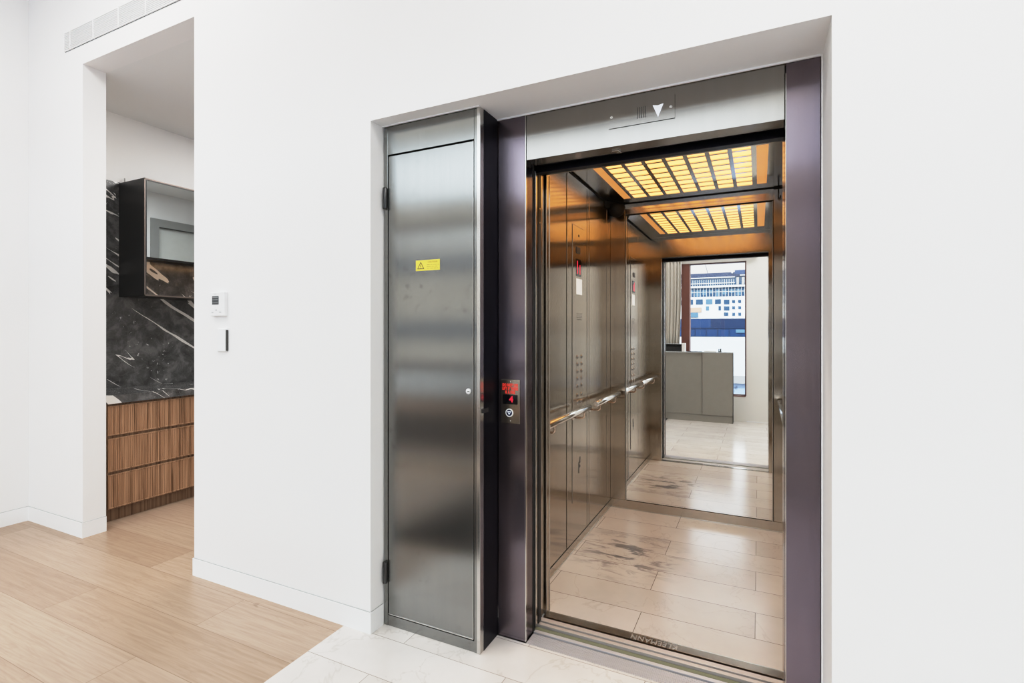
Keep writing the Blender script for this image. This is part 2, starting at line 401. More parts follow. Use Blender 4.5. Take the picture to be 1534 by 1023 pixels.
# flush skirting boards with a fine shadow groove above
def skirt(name, *boxes):
    o = struct(name, M['trim'], *boxes)
    return o
skirt('baseboard_front', (-4.745, -4.024, -.006, .002, 0, .100), (-4.024, -4.012, -.006, .134, 0, .10),
      (-2.842, -1.587, -.006, .002, 0, .096), (-1.587, -1.575, -.006, .083, 0, .096), (-2.854, -2.842, -.006, .134, 0, .096), (.198, XR, -.006, .002, 0, .096))
skirt('baseboard_left', (-4.752, -4.744, W, 0, 0, .10))
skirt('baseboard_window', (-.16, XR, W-.002, W+.010, 0, .012))
struct('trim_1', M['shadowgap'], (-4.745, -4.020, -.004, .001, .100, .1032), (-2.846, -1.583, -.004, .001, .096, .0985),
       (-4.018, -4.0145, .0, .134, .100, .1032), (-1.581, -1.5775, 0, .083, .096, .0985), (-4.7485, -4.7465, W, 0, .10, .1032))
struct('trim_2', M['trim'], (-1.581, -1.06, .074, .080, 2.316, 2.321), (-1.06, .193, .236, .242, 2.314, 2.321), (.1935, .198, .238, .244, 0, 2.318))

# visible window of the room (seen in the lift mirror)
w1 = struct('window_1', M['darkframe'], (-.975, -.167, W-.10, W-.02, 2.395, 2.412), (-.185, -.167, W-.16, W+.002, .385, 2.412), (-.975, -.185, W-.10, W-.04, .385, .402))
B('window_column', M['redframe'], w1, (-1.098, -.975, W-.16, W+.004, .385, 2.412))
B('window_pane', M['glass'], w1, (-.975, -.185, W-.075, W-.069, .402, 2.395))
B('window_sill', M['redframe'], w1, (-.975, -.175, W-.02, W+.006, .372, .386))
# long glazed run at the left and clerestory above, unseen window at the right added for even light
w2 = struct('window_2', M['darkframe'], *[(x, x+.05, W-.16, W-.08, .10, 2.47) for x in (-4.60, -3.55, -2.50, -1.45)],
            (-4.6, -1.4, W-.16, W-.08, .10, .16), (-4.6, -1.4, W-.16, W-.08, 2.42, 2.47))
B('window_pane', M['glass'], w2, (-4.6, -1.4, W-.125, W-.119, .16, 2.42))
B('window_rail', M['darkframe'], w2, (-4.6, -1.4, W-.15, W-.09, .98, 1.03))
w3 = struct('window_3', M['darkframe'], *[(x, x+.04, W-.16, W-.08, 2.66, 3.36) for x in (-4.60, -3.4, -2.2, -1.0, .16)], (-4.6, .2, W-.16, W-.08, 2.66, 2.70), (-4.6, .2, W-.16, W-.08, 3.32, 3.36))
B('window_pane', M['glass'], w3, (-4.6, .2, W-.125, W-.119, 2.70, 3.32))
w4 = struct('unseen_window', M['darkframe'], *[(x, x+.05, W-.16, W-.08, .30, 3.36) for x in (.95, 1.98, 3.0)], (.95, 3.05, W-.16, W-.08, .30, .36), (.95, 3.05, W-.16, W-.08, 3.30, 3.36))
B('window_pane', M['glass'], w4, (.95, 3.05, W-.125, W-.119, .36, 3.30))

# doorway in the kitchen that the tinted cabinet door reflects
d1 = struct('door_1', M['frame_grey'], (-1.72, -1.66, 2.03, 2.13, 0, 2.70), (-1.72, -1.66, 3.0, 3.1, 0, 2.70), (-1.72, -1.66, 2.03, 3.1, 2.70, 2.80))
B('door_leaf', M['door_pale'], d1, (-1.66, -1.62, 2.13, 2.66, .005, 2.70))
B('door_leaf', M['frame_grey'], d1, (-1.66, -1.62, 2.67, 3.0, .005, 2.70))

# ================================================================== SERVICE CUPBOARD
F = .085
cup = thing('service_cupboard', 'tall narrow brushed steel cupboard standing left of the lift doorway', 'cupboard', (-1.32, .165, 0))
B('frame', M['steel'], cup, (-1.573, -1.553, F, F+.03, 0, 2.318), (-1.553, -1.091, F, F+.03, 2.186, 2.318), (-1.090, -1.076, F, F+.03, 0, 2.318), bevel=.0012)
B('corner_edge', M['edge'], cup, (-1.076, -1.060, F-.002, F+.03, 0, 2.318), bevel=.0015)
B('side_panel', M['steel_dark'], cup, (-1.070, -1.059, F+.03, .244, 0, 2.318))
B('plinth', M['steel'], cup, (-1.573, -1.076, F+.002, F+.03, 0, .048), bevel=.0012)
B('back_box', M['gap'], cup, (-1.573, -1.07, F+.032, .24, 0, 2.318))
B('reveal_gap', M['gap'], cup, (-1.5535, -1.0895, F+.020, F+.031, .048, 2.186))
dr = B('door', M['steel'], cup, (-1.548, -1.0945, F+.001, F+.019, .055, 2.179), bevel=.0015)
B('door_edge', M['edge'], dr, (-1.548, -1.0945, F-.0005, F+.001, .0535, .0575), (-1.0955, -1.0935, F-.0005, F+.006, .055, 2.179))
def hinge(z):
    bm = bmesh.new(); lathe(bm, [(.009, 0), (.011, .003), (.011, .097), (.009, .1)], (-1.5615, F-.008, z), 'z', 16)
    box(bm, -1.572, -1.549, F-.004, F-.0005, z+.006, z+.094)
    return obj('hinge', bm, M['hinge'], dr)
hinge(1.934); hinge(.197)
bm = bmesh.new(); lathe(bm, [(.0115, 0), (.0125, -.003), (.0105, -.008), (.001, -.0085)], (-1.117, F+.001, 1.111), 'y', 20); lk = obj('lock', bm, M['white_plastic'], dr)
B('key_slot', M['ink_dark'], cup, (-1.1195, -1.1085, F-.0085, F-.0074, 1.1095, 1.1125))
bm = bmesh.new(); box(bm, -1.393, -1.265, F-.0006, F+.0008, 1.639, 1.686); stk = obj('warning_sticker', bm, M['yellow'], dr, label='yellow warning sticker with black triangle')
bm = bmesh.new()
def tri_ring(bm, cx, cz, y, ho, hi):
    for s in range(3):
        a0 = PI/2 + s*2*PI/3; a1 = a0 + 2*PI/3
        P = lambda a, r: (cx + r*math.cos(a), y, cz + r*math.sin(a))
        prism(bm, [P(a0, ho), P(a1, ho), P(a1, hi), P(a0, hi)], (0, -.0006, 0))
tri_ring(bm, -1.366, 1.6575, F-.0006, .022, .0165)
box(bm, -1.3672, -1.3648, F-.0014, F-.0006, 1.655, 1.666); box(bm, -1.3672, -1.3648, F-.0014, F-.0006, 1.650, 1.6525)
obj('warning_triangle', bm, M['sign_black'], dr)
text_mesh('sticker_lettering', 'CAUTION', .011, M['sign_brown'], dr, (-1.302, F-.0012, 1.676), (1,0,0), (0,0,1), ext=.0003, spacing=1.05)
bm = bmesh.new()
for i, zz in enumerate((1.664, 1.656, 1.648)):
    x = -1.333
    for wd in ((.016, .009, .020, .008), (.022, .012, .014), (.012, .018, .012, .006))[i]:
        box(bm, x, x+wd, F-.0012, F-.0006, zz-.0011, zz+.0011); x += wd + .004
obj('sticker_small_print', bm, M['sign_brown'], dr)
B('latch', M['hinge'], cup, (-1.060, -1.056, .100, .150, 1.018, 1.036), bevel=.001)

# ================================================================== LANDING FRAME
J = .245
fr = thing('lift_door_frame', 'dark brushed steel frame lining the lift doorway', 'door frame', (-.43, .28, 0))
B('jamb', M['steel_frame'], fr, (-1.058, -.925, J, .328, 0, 2.316), bevel=.002, label='left jamb carrying the call panel')
B('jamb', M['steel_frame'], fr, (.0865, .1925, J, .40, 0, 2.316), bevel=.002, label='right purple brown jamb')
B('jamb_trim', M['edge'], fr, (-.9245, -.9205, J, J+.012, 0, 2.316), (.0855, .0875, J-.001, J+.02, 0, 2.28))
B('header', M['steel_head'], fr, (-.919, .083, J+.002, .328, 2.118, 2.316), bevel=.0015)
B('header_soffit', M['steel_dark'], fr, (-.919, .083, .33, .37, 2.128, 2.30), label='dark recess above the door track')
B('header_gap', M['gap'], fr, (-.925, -.919, J+.02, .30, 2.10, 2.316), (.083, .0865, J+.02, .30, 2.10, 2.316))
B('jamb_gap', M['gap'], fr, (-.955, -.9235, .329, .345, 0, 2.13))
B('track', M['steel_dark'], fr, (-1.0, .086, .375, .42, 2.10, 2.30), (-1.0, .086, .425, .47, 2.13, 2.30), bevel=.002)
B('floor_bolt', M['chrome'], fr, (-.548, -.520, .285, .300, 2.113, 2.1185), (-.532, -.516, .303, .318, 2.112, 2.1185), bevel=.001, label='small chrome catch under the header')

# sliding door leaves pushed back into the left pocket
ld = thing('landing_door', 'steel landing door leaves slid open into the left pocket', 'sliding door', (-1.15, .37, 0))
B('leaf', M['edge'], ld, (-1.38, -.9165, .346, .364, .012, 2.10), bevel=.001)
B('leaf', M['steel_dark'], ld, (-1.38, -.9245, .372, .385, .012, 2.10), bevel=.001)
B('seal', M['black'], ld, (-.9305, -.921, .386, .420, .010, 2.10))
cd = thing('inner_sliding_door', 'narrow steel car door edge behind the landing door', 'sliding door', (-1.15, .44, 0))
B('leaf', M['edge'], cd, (-1.38, -.926, .430, .442, .012, 2.12), bevel=.001)
B('leaf', M['car_steel'], cd, (-1.38, -.930, .450, .476, .012, 2.12), bevel=.001)
bm = bmesh.new(); box(bm, -.935, -.922, .388, .420, 1.88, 1.925); lathe(bm, [(.009, 0), (.009, .012)], (-.928, .404, 1.93), 'z', 14); lathe(bm, [(.008, 0), (.008, .012)], (-.928, .404, 1.865), 'z', 14)
obj('roller', bm, M['chrome'], cd, bevel=.001)

# ------------------------------------------------------------------ call panel
cp = thing('lift_call_panel', 'steel lift call panel with red fire warning and round button on left jamb', 'call panel', (-.9955, J, .958))
B('plate', M['car_steel'], cp, (-1.042, -.949, J-.004, J-.0005, .958, 1.153), bevel=.0012)
text_mesh('warning_lettering', 'DO NOT USE\nLIFT IF THERE\nIS A FIRE', .0185, M['red_glow'], cp, (-.9955, J-.0048, 1.1115), (1,0,0), (0,0,1), ext=.0004, bold=.0003, line=.86, spacing=1.12, wscale=.63, label='red warning text')
B('display', M['display'], cp, (-1.032, -.959, J-.0052, J-.0035, 1.043, 1.085), bevel=.0006)
text_mesh('floor_number', '4', .038, M['red_led'], cp, (-.990, J-.0055, 1.0645), (1,0,0), (0,0,1), ext=.0003, bold=.001)
bm = bmesh.new(); lathe(bm, [(.0185, 0), (.0185, -.003), (.0155, -.0042), (.0145, -.003), (.001, -.003)], (-.999, J-.004, 1.005), 'y', 28); bt = obj('button', bm, M['white_plastic'], cp)
bm = bmesh.new(); lathe(bm, [(.0142, -.0026), (.0142, -.0037), (.001, -.0037)], (-.999, J-.004, 1.005), 'y', 24); obj('button_face', bm, M['navy'], bt)
bm = bmesh.new()
for s in range(3):
    a0 = -PI/2 + s*2*PI/3; a1 = a0 + 2*PI/3
    P = lambda a, r: (-.999 + r*math.cos(a), J-.0078, 1.0065 + r*math.sin(a))
    prism(bm, [P(a0, .0105), P(a1, .0105), P(a1, .0062), P(a0, .0062)], (0, -.0008, 0))
obj('down_arrow', bm, M['white_glow'], bt)
for zz in (1.143, .969):
    bm = bmesh.new(); lathe(bm, [(.0035, 0), (.0035, -.001), (.001, -.0012)], (-.9955, J-.004, zz), 'y', 14); obj('screw', bm, M['edge'], cp)

# ------------------------------------------------------------------ direction indicator
ip = thing('lift_indicator_panel', 'thin steel plate with white down arrow on the header over the lift doorway', 'indicator', (-.42, J, 2.19))
B('plate', M['steel_head'], ip, (-.551, -.291, J-.002, J+.0015, 2.191, 2.283), bevel=.0006)
bm = bmesh.new(); prism(bm, [(-.3745, J-.002, 2.2545), (-.354, J-.002, 2.2505), (-.3335, J-.002, 2.2545), (-.354, J-.002, 2.205)], (0, -.0012, 0)); obj('down_arrow', bm, M['white_glow'], ip)
for k in range(5):
    B('speaker_slot', M['ink_dark'], ip, (-.4345+k*.0075, -.4315+k*.0075, J-.0026, J-.0018, 2.213, 2.257))
for xx in (-.5385, -.3055):
    bm = bmesh.new(); lathe(bm, [(.006, 0), (.006, -.0014), (.0035, -.0016), (.0025, -.0006)], (xx, J-.002, 2.236), 'y', 16); obj('screw', bm, M['edge'], ip)

# ================================================================== SILLS
sl = thing('lift_landing_sill', 'ribbed aluminium landing sill at the foot of the lift doorway', 'door sill', (-.42, .30, 0))
bm = bmesh.new()
box(bm, -.918, .0865, .240, .322, -.05, -.002)
for k in range(11): box(bm, -.918, .0865, .2415+k*.0072, .2415+k*.0072+.0042, -.002, .0015)
obj('ribbed_plate', bm, M['alu'], sl)
B('track_rail', M['alu'], sl, (-.922, .0865, .334, .353, -.05, .001), bevel=.0008)
B('gap_strip', M['olive'], sl, (-.93, .0865, .362, .384, -.05, -.004))
B('groove', M['gap'], sl, (-.96, .0865, .240, .392, -.055, -.018))
cs = thing('lift_car_sill', 'polished car threshold with upside down raised lettering', 'door sill', (-.42, .46, 0))
B('track_rail', M['alu_warm'], cs, (-.96, .0865, .398, .418, -.05, .001), (-.96, .0865, .431, .459, -.05, .001), bevel=.0008)
B('groove', M['gap'], cs, (-.96, .0865, .392, .47, -.055, -.015))
B('threshold', M['polish'], cs, (-.93, .0865, .470, .512, -.05, .003), bevel=.0008)
B('threshold_edge', M['edge'], cs, (-.93, .0865, .5125, .519, -.05, .004))
text_mesh('lettering', 'KLEEMANN', .044, M['letter'], cs, (-.415, .490, .0035), (-1,0,0), (0,-1,0), ext=.0008, bold=.0005, spacing=1.06, wscale=.86, label='raised maker lettering')

# ================================================================== LIFT CAR
CL, CR, CB, CF, CZ = -1.04, .206, 2.115, .52, 2.345
car = thing('lift_car', 'open lift car lined with brushed steel panels, mirror and glowing amber ceiling', 'lift', (-.42, 1.3, -.04))
B('floor_panel', M['cartile'], car, (CL, CR, CF, CB, -.04, 0))
B('floor_seal', M['gap'], car, (CL, CR, .519, .524, -.01, .0008))
# left wall: separate tall panels with joints
for (y0, y1) in ((.535, 1.100), (1.561, 1.996)):
    B('wall_panel', M['car_steel'], car, (CL-.02, CL, y0, y1, .055, CZ-.012), bevel=.0015)
B('wall_panel', M['car_steel'], car, (CL-.02, CL, 2.009, CB, .055, CZ-.012), bevel=.0015)
for (y0, y1) in ((.535, 1.05), (1.058, 1.58), (1.588, CB)):
    B('wall_panel', M['car_steel'], car, (CR, CR+.02, y0, y1, .055, CZ-.012), bevel=.0015)
B('wall_backing', M['gap'], car, (CL-.03, CL-.021, .53, CB+.02, 0, CZ+.02), (CR+.021, CR+.03, .53, CB+.02, 0, CZ+.02), (CL-.03, CR+.03, CB+.021, CB+.03, 0, CZ+.02))
B('skirting', M['car_steel'], car, (CL-.02, CL+.004, .535, CB, .004, .050), bevel=.001)
B('skirting', M['car_steel'], car, (CR-.004, CR+.02, .535, CB, .004, .05), bevel=.001)
B('skirting', M['car_steel'], car, (CL, CR, CB-.006, CB+.02, .004, .066), bevel=.001)
B('skirting_edge', M['edge'], car, (CL+.004, CL+.0065, .535, CB, 0, .005), (CL, CR, CB-.0085, CB-.006, 0, .005), (CL+.003, CL+.0045, .535, CB, .0495, .052))
# front return walls and header inside the car
B('front_return', M['car_steel'], car, (CL-.02, -.922, .492, .530, .0, CZ), bevel=.0015)
B('front_return', M['car_steel'], car, (.0865, CR+.02, .41, .530, .0, CZ), bevel=.0015)
B('return_edge', M['edge'], car, (-.9225, -.9195, .486, .4935, 0, 2.125), (-.9225, -.9195, .526, .531, 0, 2.125))
B('car_header', M['car_steel'], car, (-.922, .0865, .492, .530, 2.132, CZ), bevel=.001)
B('header_edge', M['edge'], car, (-.922, .0865, .4885, .492, 2.130, 2.134))
# back wall
B('rear_panel', M['car_steel'], car, (CL, -.927, CB, CB+.02, .066, CZ-.012), bevel=.0015)
B('rear_panel', M['car_steel'], car, (.092, CR, CB, CB+.02, .066, CZ-.012), bevel=.0015)
B('rear_header', M['car_steel'], car, (-.927, .092, CB, CB+.02, 2.262, CZ-.006), bevel=.0012)
B('mirror', M['mirror'], car, (-.915, .084, CB+.001, CB+.006, .070, 2.250), label='tall mirror filling the back wall')
B('mirror_trim', M['edge'], car, (-.9225, -.9155, CB-.004, CB+.006, .066, 2.256), (.0845, .088, CB-.004, CB+.006, .066, 2.256))
B('mirror_gap', M['gap'], car, (-.927, .092, CB-.001, CB+.004, 2.2505, 2.261))
# ceiling plate with grid of openings
GX0, GP, GW = -.823, .1155, .092
GY0, GYP, GH, NR = .712, .1067, .087, 12
bm = bmesh.new()
zc0, zc1 = CZ, CZ+.006
xs = []
box(bm, CL, -.9005, CF+.01, CB, zc0, zc1); box(bm, .047, CR, CF+.01, CB, zc0, zc1)
yg1 = GY0 + (NR-1)*GYP + GH
box(bm, -.9005, .047, CF+.01, GY0, zc0, zc1); box(bm, -.9005, .047, yg1, CB, zc0, zc1)
box(bm, -.848, GX0, GY0, yg1, zc0, zc1)
for k in range(6): box(bm, GX0+k*GP+GW, GX0+(k+1)*GP, GY0, yg1, zc0, zc1)
xl = GX0+6*GP+GW
box(bm, xl, -.0105, GY0, yg1, zc0, zc1)
for k in range(7):
    for j in range(NR-1): box(bm, GX0+k*GP, GX0+k*GP+GW, GY0+j*GYP+GH, GY0+(j+1)*GYP, zc0, zc1)
cl_ = obj('ceiling_panel', bm, M['car_ceiling'], car)
B('light_diffuser', M['amber'], cl_, (GX0-.01, xl+.01, GY0-.01, yg1+.01, zc1+.001, zc1+.006), label='amber glowing diffuser behind the grid')
B('light_strip', M['amber_strip'], cl_, (-.9005, -.848, GY0, yg1, zc1-.003, zc1+.003)); B('light_strip', M['amber_strip'], cl_, (-.0105, .047, GY0, yg1, zc1-.003, zc1+.003))
B('ceiling_gap', M['gap'], car, (CL-.02, CL+.004, .53, CB, CZ-.007, CZ-.002), (CR-.004, CR+.02, .53, CB, CZ-.007, CZ-.002), (CL, CR, CB-.003, CB+.01, CZ-.006, CZ-.001))

# control panel on the left wall
op = thing('lift_control_panel', 'tall steel lift control panel with two columns of buttons on left car wall', 'control panel', (CL, 1.33, .055))
B('column_panel', M['car_steel'], op, (CL-.02, CL+.001, 1.112, 1.549, .055, CZ-.014), bevel=.0015)
pl = B('plate', M['car_steel'], op, (CL+.001, CL+.004, 1.206, 1.433, .30, 2.03), bevel=.0012)
B('plate_groove', M['ink_dark'], op, (CL+.0010, CL+.0022, 1.2035, 1.206, .30, 2.03), (CL+.0010, CL+.0022, 1.433, 1.4355, .30, 2.03), (CL+.0010, CL+.0022, 1.2035, 1.4355, 2.03, 2.0325), (CL+.001, CL+.0022, 1.505, 1.507, .06, 2.32))
X1 = CL+.004
B('display', M['display'], op, (X1, X1+.0015, 1.272, 1.372, 1.715, 1.825), bevel=.0005)
B('floor_number', M['red_led'], op, (X1+.0015, X1+.0022, 1.285, 1.300, 1.73, 1.812), (X1+.0015, X1+.0022, 1.335, 1.350, 1.73, 1.79), label='red digits on the display')
B('notice', M['notice_glow'], op, (X1, X1+.001, 1.275, 1.388, 1.60, 1.70), label='small white notice card')
bm = bmesh.new(); box(bm, X1, X1+.004, 1.275, 1.345, 1.86, 1.90); obj('call_light', bm, M['ink_dark'], op, bevel=.001)
bm = bmesh.new(); lathe(bm, [(.008, 0), (.008, .002), (.003, .003)], (X1, 1.325, 1.975), 'x', 14); obj('key_lock', bm, M['ink_dark'], op)
for k in range(4): B('speaker_slot', M['ink_dark'], op, (X1, X1+.0006, 1.285, 1.385, 1.475-k*.012, 1.478-k*.012))
bm = bmesh.new(); lathe(bm, [(.013, 0), (.013, .0025), (.011, .0038), (.001, .0038)], (0, 0, 0), 'x', 18)
btn0 = obj('button', bm, M['chrome'], op); bm = bmesh.new(); lathe(bm, [(.0078, .0036), (.0078, .0044), (.001, .0044)], (0, 0, 0), 'x', 14); bf0 = obj('button_face', bm, M['ink_dark'], btn0)
off_b = Vector(btn0.location) + op.location; first = True
rows = [1.200 - i*.046 for i in range(5)] + [.958, .912]
base_off = Vector((0,0,0)) + off_b          # local mesh centre offset from lathe origin
for zz in rows:
    for yy in (1.296, 1.379):
        t_ = Vector((X1, yy, zz)) + base_off - op.location
        if first: btn0.location = t_; first = False; continue
        c = btn0.copy(); C.objects.link(c); c.parent = op; c.location = t_
        d = bf0.copy(); C.objects.link(d); d.parent = c
bm = bmesh.new(); lathe(bm, [(.010, 0), (.010, .001)], (X1, 1.345, .50), 'x', 12); box(bm, X1, X1+.0008, 1.318, 1.332, .46, .53); box(bm, X1, X1+.0008, 1.338, 1.356, .52, .56); obj('lift_emblem', bm, M['ink_dark'], op)

# handrails
def rail(x, side, y0, y1, label):
    z = .887; xx = x + side*.075
    t = thing('handrail', label, 'handrail', (x, (y0+y1)/2, z-.08), 'handrails in the lift car')
    bm = bmesh.new(); tube(bm, [(xx, y0, z), (xx, y1, z)], .019, 24); obj('rail', bm, M['chrome'], t, bevel=.002)
    for yb in (y0+.11, y1-.10):
        bm = bmesh.new(); zb = z-.055
        tube(bm, [(x+side*.005, yb, zb), (xx-side*.012, yb, zb), (xx-side*.003, yb, zb+.008), (xx, yb, zb+.02), (xx, yb, z-.017)], .0065, 12)
        br = obj('bracket', bm, M['copper'], t)
        bm = bmesh.new(); lathe(bm, [(.019, 0), (.019, .005), (.012, .007)], (x, yb, zb), 'x', 20) if side > 0 else lathe(bm, [(.019, 0), (.019, -.005), (.012, -.007)], (x, yb, zb), 'x', 20)
        obj('wall_rose', bm, M['chrome'], br)
    return t
rail(CL+.001, 1, .60, 1.315, 'chrome handrail on the left car wall, the nearer one below the buttons')
rail(CL+.001, 1, 1.455, 2.07, 'chrome handrail on the left car wall, the further one beside the mirror')
rail(CR-.001, -1, .62, 2.07, 'chrome handrail on the right car wall, partly hidden by the jamb')

# small camera in the rear left corner
sc_ = thing('security_camera', 'small black dome camera in the top rear left corner of the lift car', 'camera', (-.97, 2.03, 2.25))
bm = bmesh.new(); prism(bm, [(CL+.002, 1.93, CZ-.002), (-.935, CB-.002, CZ-.002), (CL+.002, CB-.002, CZ-.002)], (0,0,-.05)); obj('bracket', bm, M['gap'], sc_, bevel=.003)
bm = bmesh.new(); lathe(bm, [(.060, 0), (.062, -.025), (.058, -.045), (.046, -.066), (.026, -.082), (.002, -.088)], (-.970, 2.030, CZ-.03), 'z', 28); hs = obj('housing', bm, M['gap'], sc_)
bm = bmesh.new(); lathe(bm, [(.016, 0), (.016, -.012), (.010, -.014), (.001, -.014)], (-.960, 1.992, CZ-.07), 'y', 20); obj('lens', bm, M['hinge'], sc_)
hk = thing('wall_hook', 'small black hook hanging at the top of the back wall right of the mirror', 'hook', (.125, CB-.01, 2.25))
bm = bmesh.new(); tube(bm, [(.122, CB-.002, 2.335), (.121, CB-.008, 2.31), (.119, CB-.012, 2.285), (.121, CB-.022, 2.268), (.128, CB-.026, 2.262), (.133, CB-.022, 2.272), (.132, CB-.014, 2.284)], .004, 10); obj('hook', bm, M['black'], hk)

# ================================================================== WALL FITTINGS
th = thing('thermostat', 'white square thermostat with dark screen on the wall above the light switch', 'thermostat', (-2.63, 0, 1.449))
B('body', M['white_plastic'], th, (-2.680, -2.562, -.020, 0, 1.449, 1.577), bevel=.003)
B('screen', M['lcd'], th, (-2.663, -2.608, -.0212, -.0195, 1.510, 1.556), bevel=.0005)
B('screen_lines', M['grey_print'], th, *[(-2.660, -2.612, -.0217, -.0211, z, z+.0012) for z in (1.548, 1.536, 1.520)])
for (x, z, w_) in ((-2.667, 1.490, .020), (-2.632, 1.494, .006), (-2.667, 1.465, .016), (-2.636, 1.478, .014), (-2.605, 1.466, .018)):
    B('button', M['grey_print'] if z < 1.48 else M['white_plastic'], th, (x, x+w_, -.0215, -.0198, z, z+.006), bevel=.0008)
B('brand_mark', M['grey_print'], th, (-2.648, -2.626, -.0206, -.0198, 1.566, 1.569))
ls = thing('light_switch', 'slim white light switch on the wall below the thermostat', 'light switch', (-2.597, 0, 1.256))
B('plate', M['white_plastic'], ls, (-2.636, -2.563, -.007, 0, 1.256, 1.380), bevel=.001)
B('rocker', M['white_plastic'], ls, (-2.631, -2.5635, -.0135, -.0065, 1.259, 1.378), bevel=.0012)
B('side_gap', M['ink_dark'], ls, (-2.5632, -2.557, -.011, -.001, 1.262, 1.374))

av = thing('air_vent', 'long white slatted air grille high on the wall above the kitchen doorway', 'air vent', (-3.4, 0, 3.256))
VX1 = -2.45
B('recess', M['vent_shade'], av, (-4.238, VX1, -.0015, .001, 3.256, 3.387))  # backing painted dark for the shade between the slats
bm = bmesh.new()
for k in range(12):
    z = 3.2585 + k*.01085
    box(bm, -4.238, VX1, -.009, -.0015, z, z+.0052)
obj('slats', bm, M['trim'], av)
for x in (-4.165, -3.878, -3.59, -3.30, -3.01, -2.72): B('divider', M['trim'], av, (x, x+.010, -.0105, -.001, 3.257, 3.386))

# ================================================================== KITCHEN
KX = -4.15
kb = thing('kitchen_drawer_cabinet', 'walnut kitchen drawer unit with three fluted drawers under the marble bench', 'cabinet', (-4.4, 1.0, 0))
B('carcass', M['walnut_dark'], kb, (-4.69, KX-.014, .14, 3.0, .09, .845))
B('kickboard', M['walnut_dark'], kb, (-4.69, KX-.05, .14, 3.0, 0, .09))
B('end_panel', M['walnut_edge'], kb, (-4.69, KX, .136, .196, 0, .848), label='end panel beside the doorway jamb')
for (yd0, yd1) in ((.208, 1.20), (1.208, 2.1)):
    for (z0, z1) in ((.62, .832), (.362, .600), (.100, .342)):
        dw = B('drawer', M['walnut'], kb, (KX-.012, KX-.004, yd0+.008, yd1-.008, z0+.008, z1-.008))
        B('drawer_frame', M['walnut_edge'], dw, (KX-.012, KX+.001, yd0, yd1, z1-.009, z1), (KX-.012, KX+.001, yd0, yd1, z0, z0+.009),
          (KX-.012, KX+.001, yd0, yd0+.009, z0+.009, z1-.009), (KX-.012, KX+.001, yd1-.009, yd1, z0+.009, z1-.009), bevel=.001)
        bm = bmesh.new(); n = int((yd1-yd0-.02)/.0125)
        for k in range(n): y = yd0+.010+k*.0125; box(bm, KX-.004, KX-.0018, y, y+.0085, z0+.009, z1-.009)
        obj('fluting', bm, M['walnut'], dw)
tag(B('kitchen_bench_top', M['marble'], None, (-4.69, KX+.018, .136, 3.0, .848, .908), bevel=.002), 'thick black marble bench top with white veins over the walnut drawers', 'bench top')
tag(B('kitchen_splashback', M['marble'], None, (-4.70, -4.675, .136, 3.0, .908, 2.572)), 'black marble splashback with white veins behind the bench', 'splashback')
uc = thing('kitchen_upper_cabinet', 'dark wall cabinet with tinted mirror door above an open lit niche', 'cabinet', (-4.5, 1.0, 1.64))
UX, UY = -4.325, .54
B('side_panel', M['graphite'], uc, (-4.675, UX, UY, UY+.018, 1.642, 2.565), bevel=.001)
B('top_panel', M['graphite'], uc, (-4.675, UX, UY+.018, 2.6, 2.547, 2.565))
B('cabinet_shelf', M['graphite'], uc, (UX-.05, UX-.02, UY+.018, 2.6, 1.935, 1.955), (-4.675, UX-.02, UY+.018, 2.6, 1.955, 1.972))
B('front_edge', M['bronze'], uc, (UX-.002, UX+.003, UY, UY+.008, 1.642, 2.565), (UX-.02, UX+.003, UY, 2.6, 1.642, 1.652), (UX-.01, UX+.003, UY, 2.6, 2.556, 2.565))
dd = B('door', M['tint_mirror'], uc, (UX-.019, UX-.001, UY+.020, 1.55, 1.948, 2.553), bevel=.001)
B('door', M['tint_mirror'], uc, (UX-.019, UX-.001, 1.555, 2.6, 1.948, 2.553), bevel=.001)
B('niche_base', M['graphite'], uc, (-4.675, UX-.02, UY+.018, 2.6, 1.642, 1.652))
B('led_strip', M['led_warm'], uc, (-4.40, -4.388, UY+.03, 2.55, 1.949, 1.954), label='warm strip light under the shelf')
tag(B('power_conduit', M['frame_grey'], None, (-4.677, -4.669, .578, .584, 2.572, 2.615)), 'tiny grey cable stub on top of the splashback beside the wall cabinet', 'cable')

# ================================================================== ROOM BEHIND (mirror)
# gathered curtain
def curtain(label, x0, x1, z0, z1, y, n, taper=0.0, grp=None):
    bm = bmesh.new(); NX, NZ = n*10, 24; g = []
    for j in range(NZ+1):
        t = j/NZ; z = z1 + (z0-z1)*t; row = []
        for i in range(NX+1):
            s = i/NX; a = s*n*2*PI
            xe = x1 - taper*max(0, (t-.25))**1.3
            amp = .028*(.55+.45*t)*(1+.3*math.sin(3*s+4))
            row.append(bm.verts.new((x0+(xe-x0)*s + .006*math.sin(a*.5+3*t), y + amp*math.sin(a+.5*math.sin(2.2*t+s*7)), z)))
        g.append(row)
    for j in range(NZ):
        for i in range(NX):
            f = bm.faces.new((g[j][i], g[j][i+1], g[j+1][i+1], g[j+1][i])); f.smooth = True
    o = obj('curtain', bm, M['curtain'])
    md = o.modifiers.new('Solid', 'SOLIDIFY'); md.thickness = .002
    return tag(o, label, 'curtain')
curtain('taupe gathered curtain beside the red brown window column', -1.40, -1.096, .06, 2.452, W+.055, 6, .135)
ct = thing('curtain_track', 'white curtain track above the taupe curtain', 'curtain track', (-1.25, W+.05, 2.455))
B('rail', M['trim'], ct, (-1.45, -1.05, W+.035, W+.07, 2.456, 2.468)); B('fascia', M['trim'], ct, (-1.45, -.02, W+.001, W+.08, 2.468, 2.53))

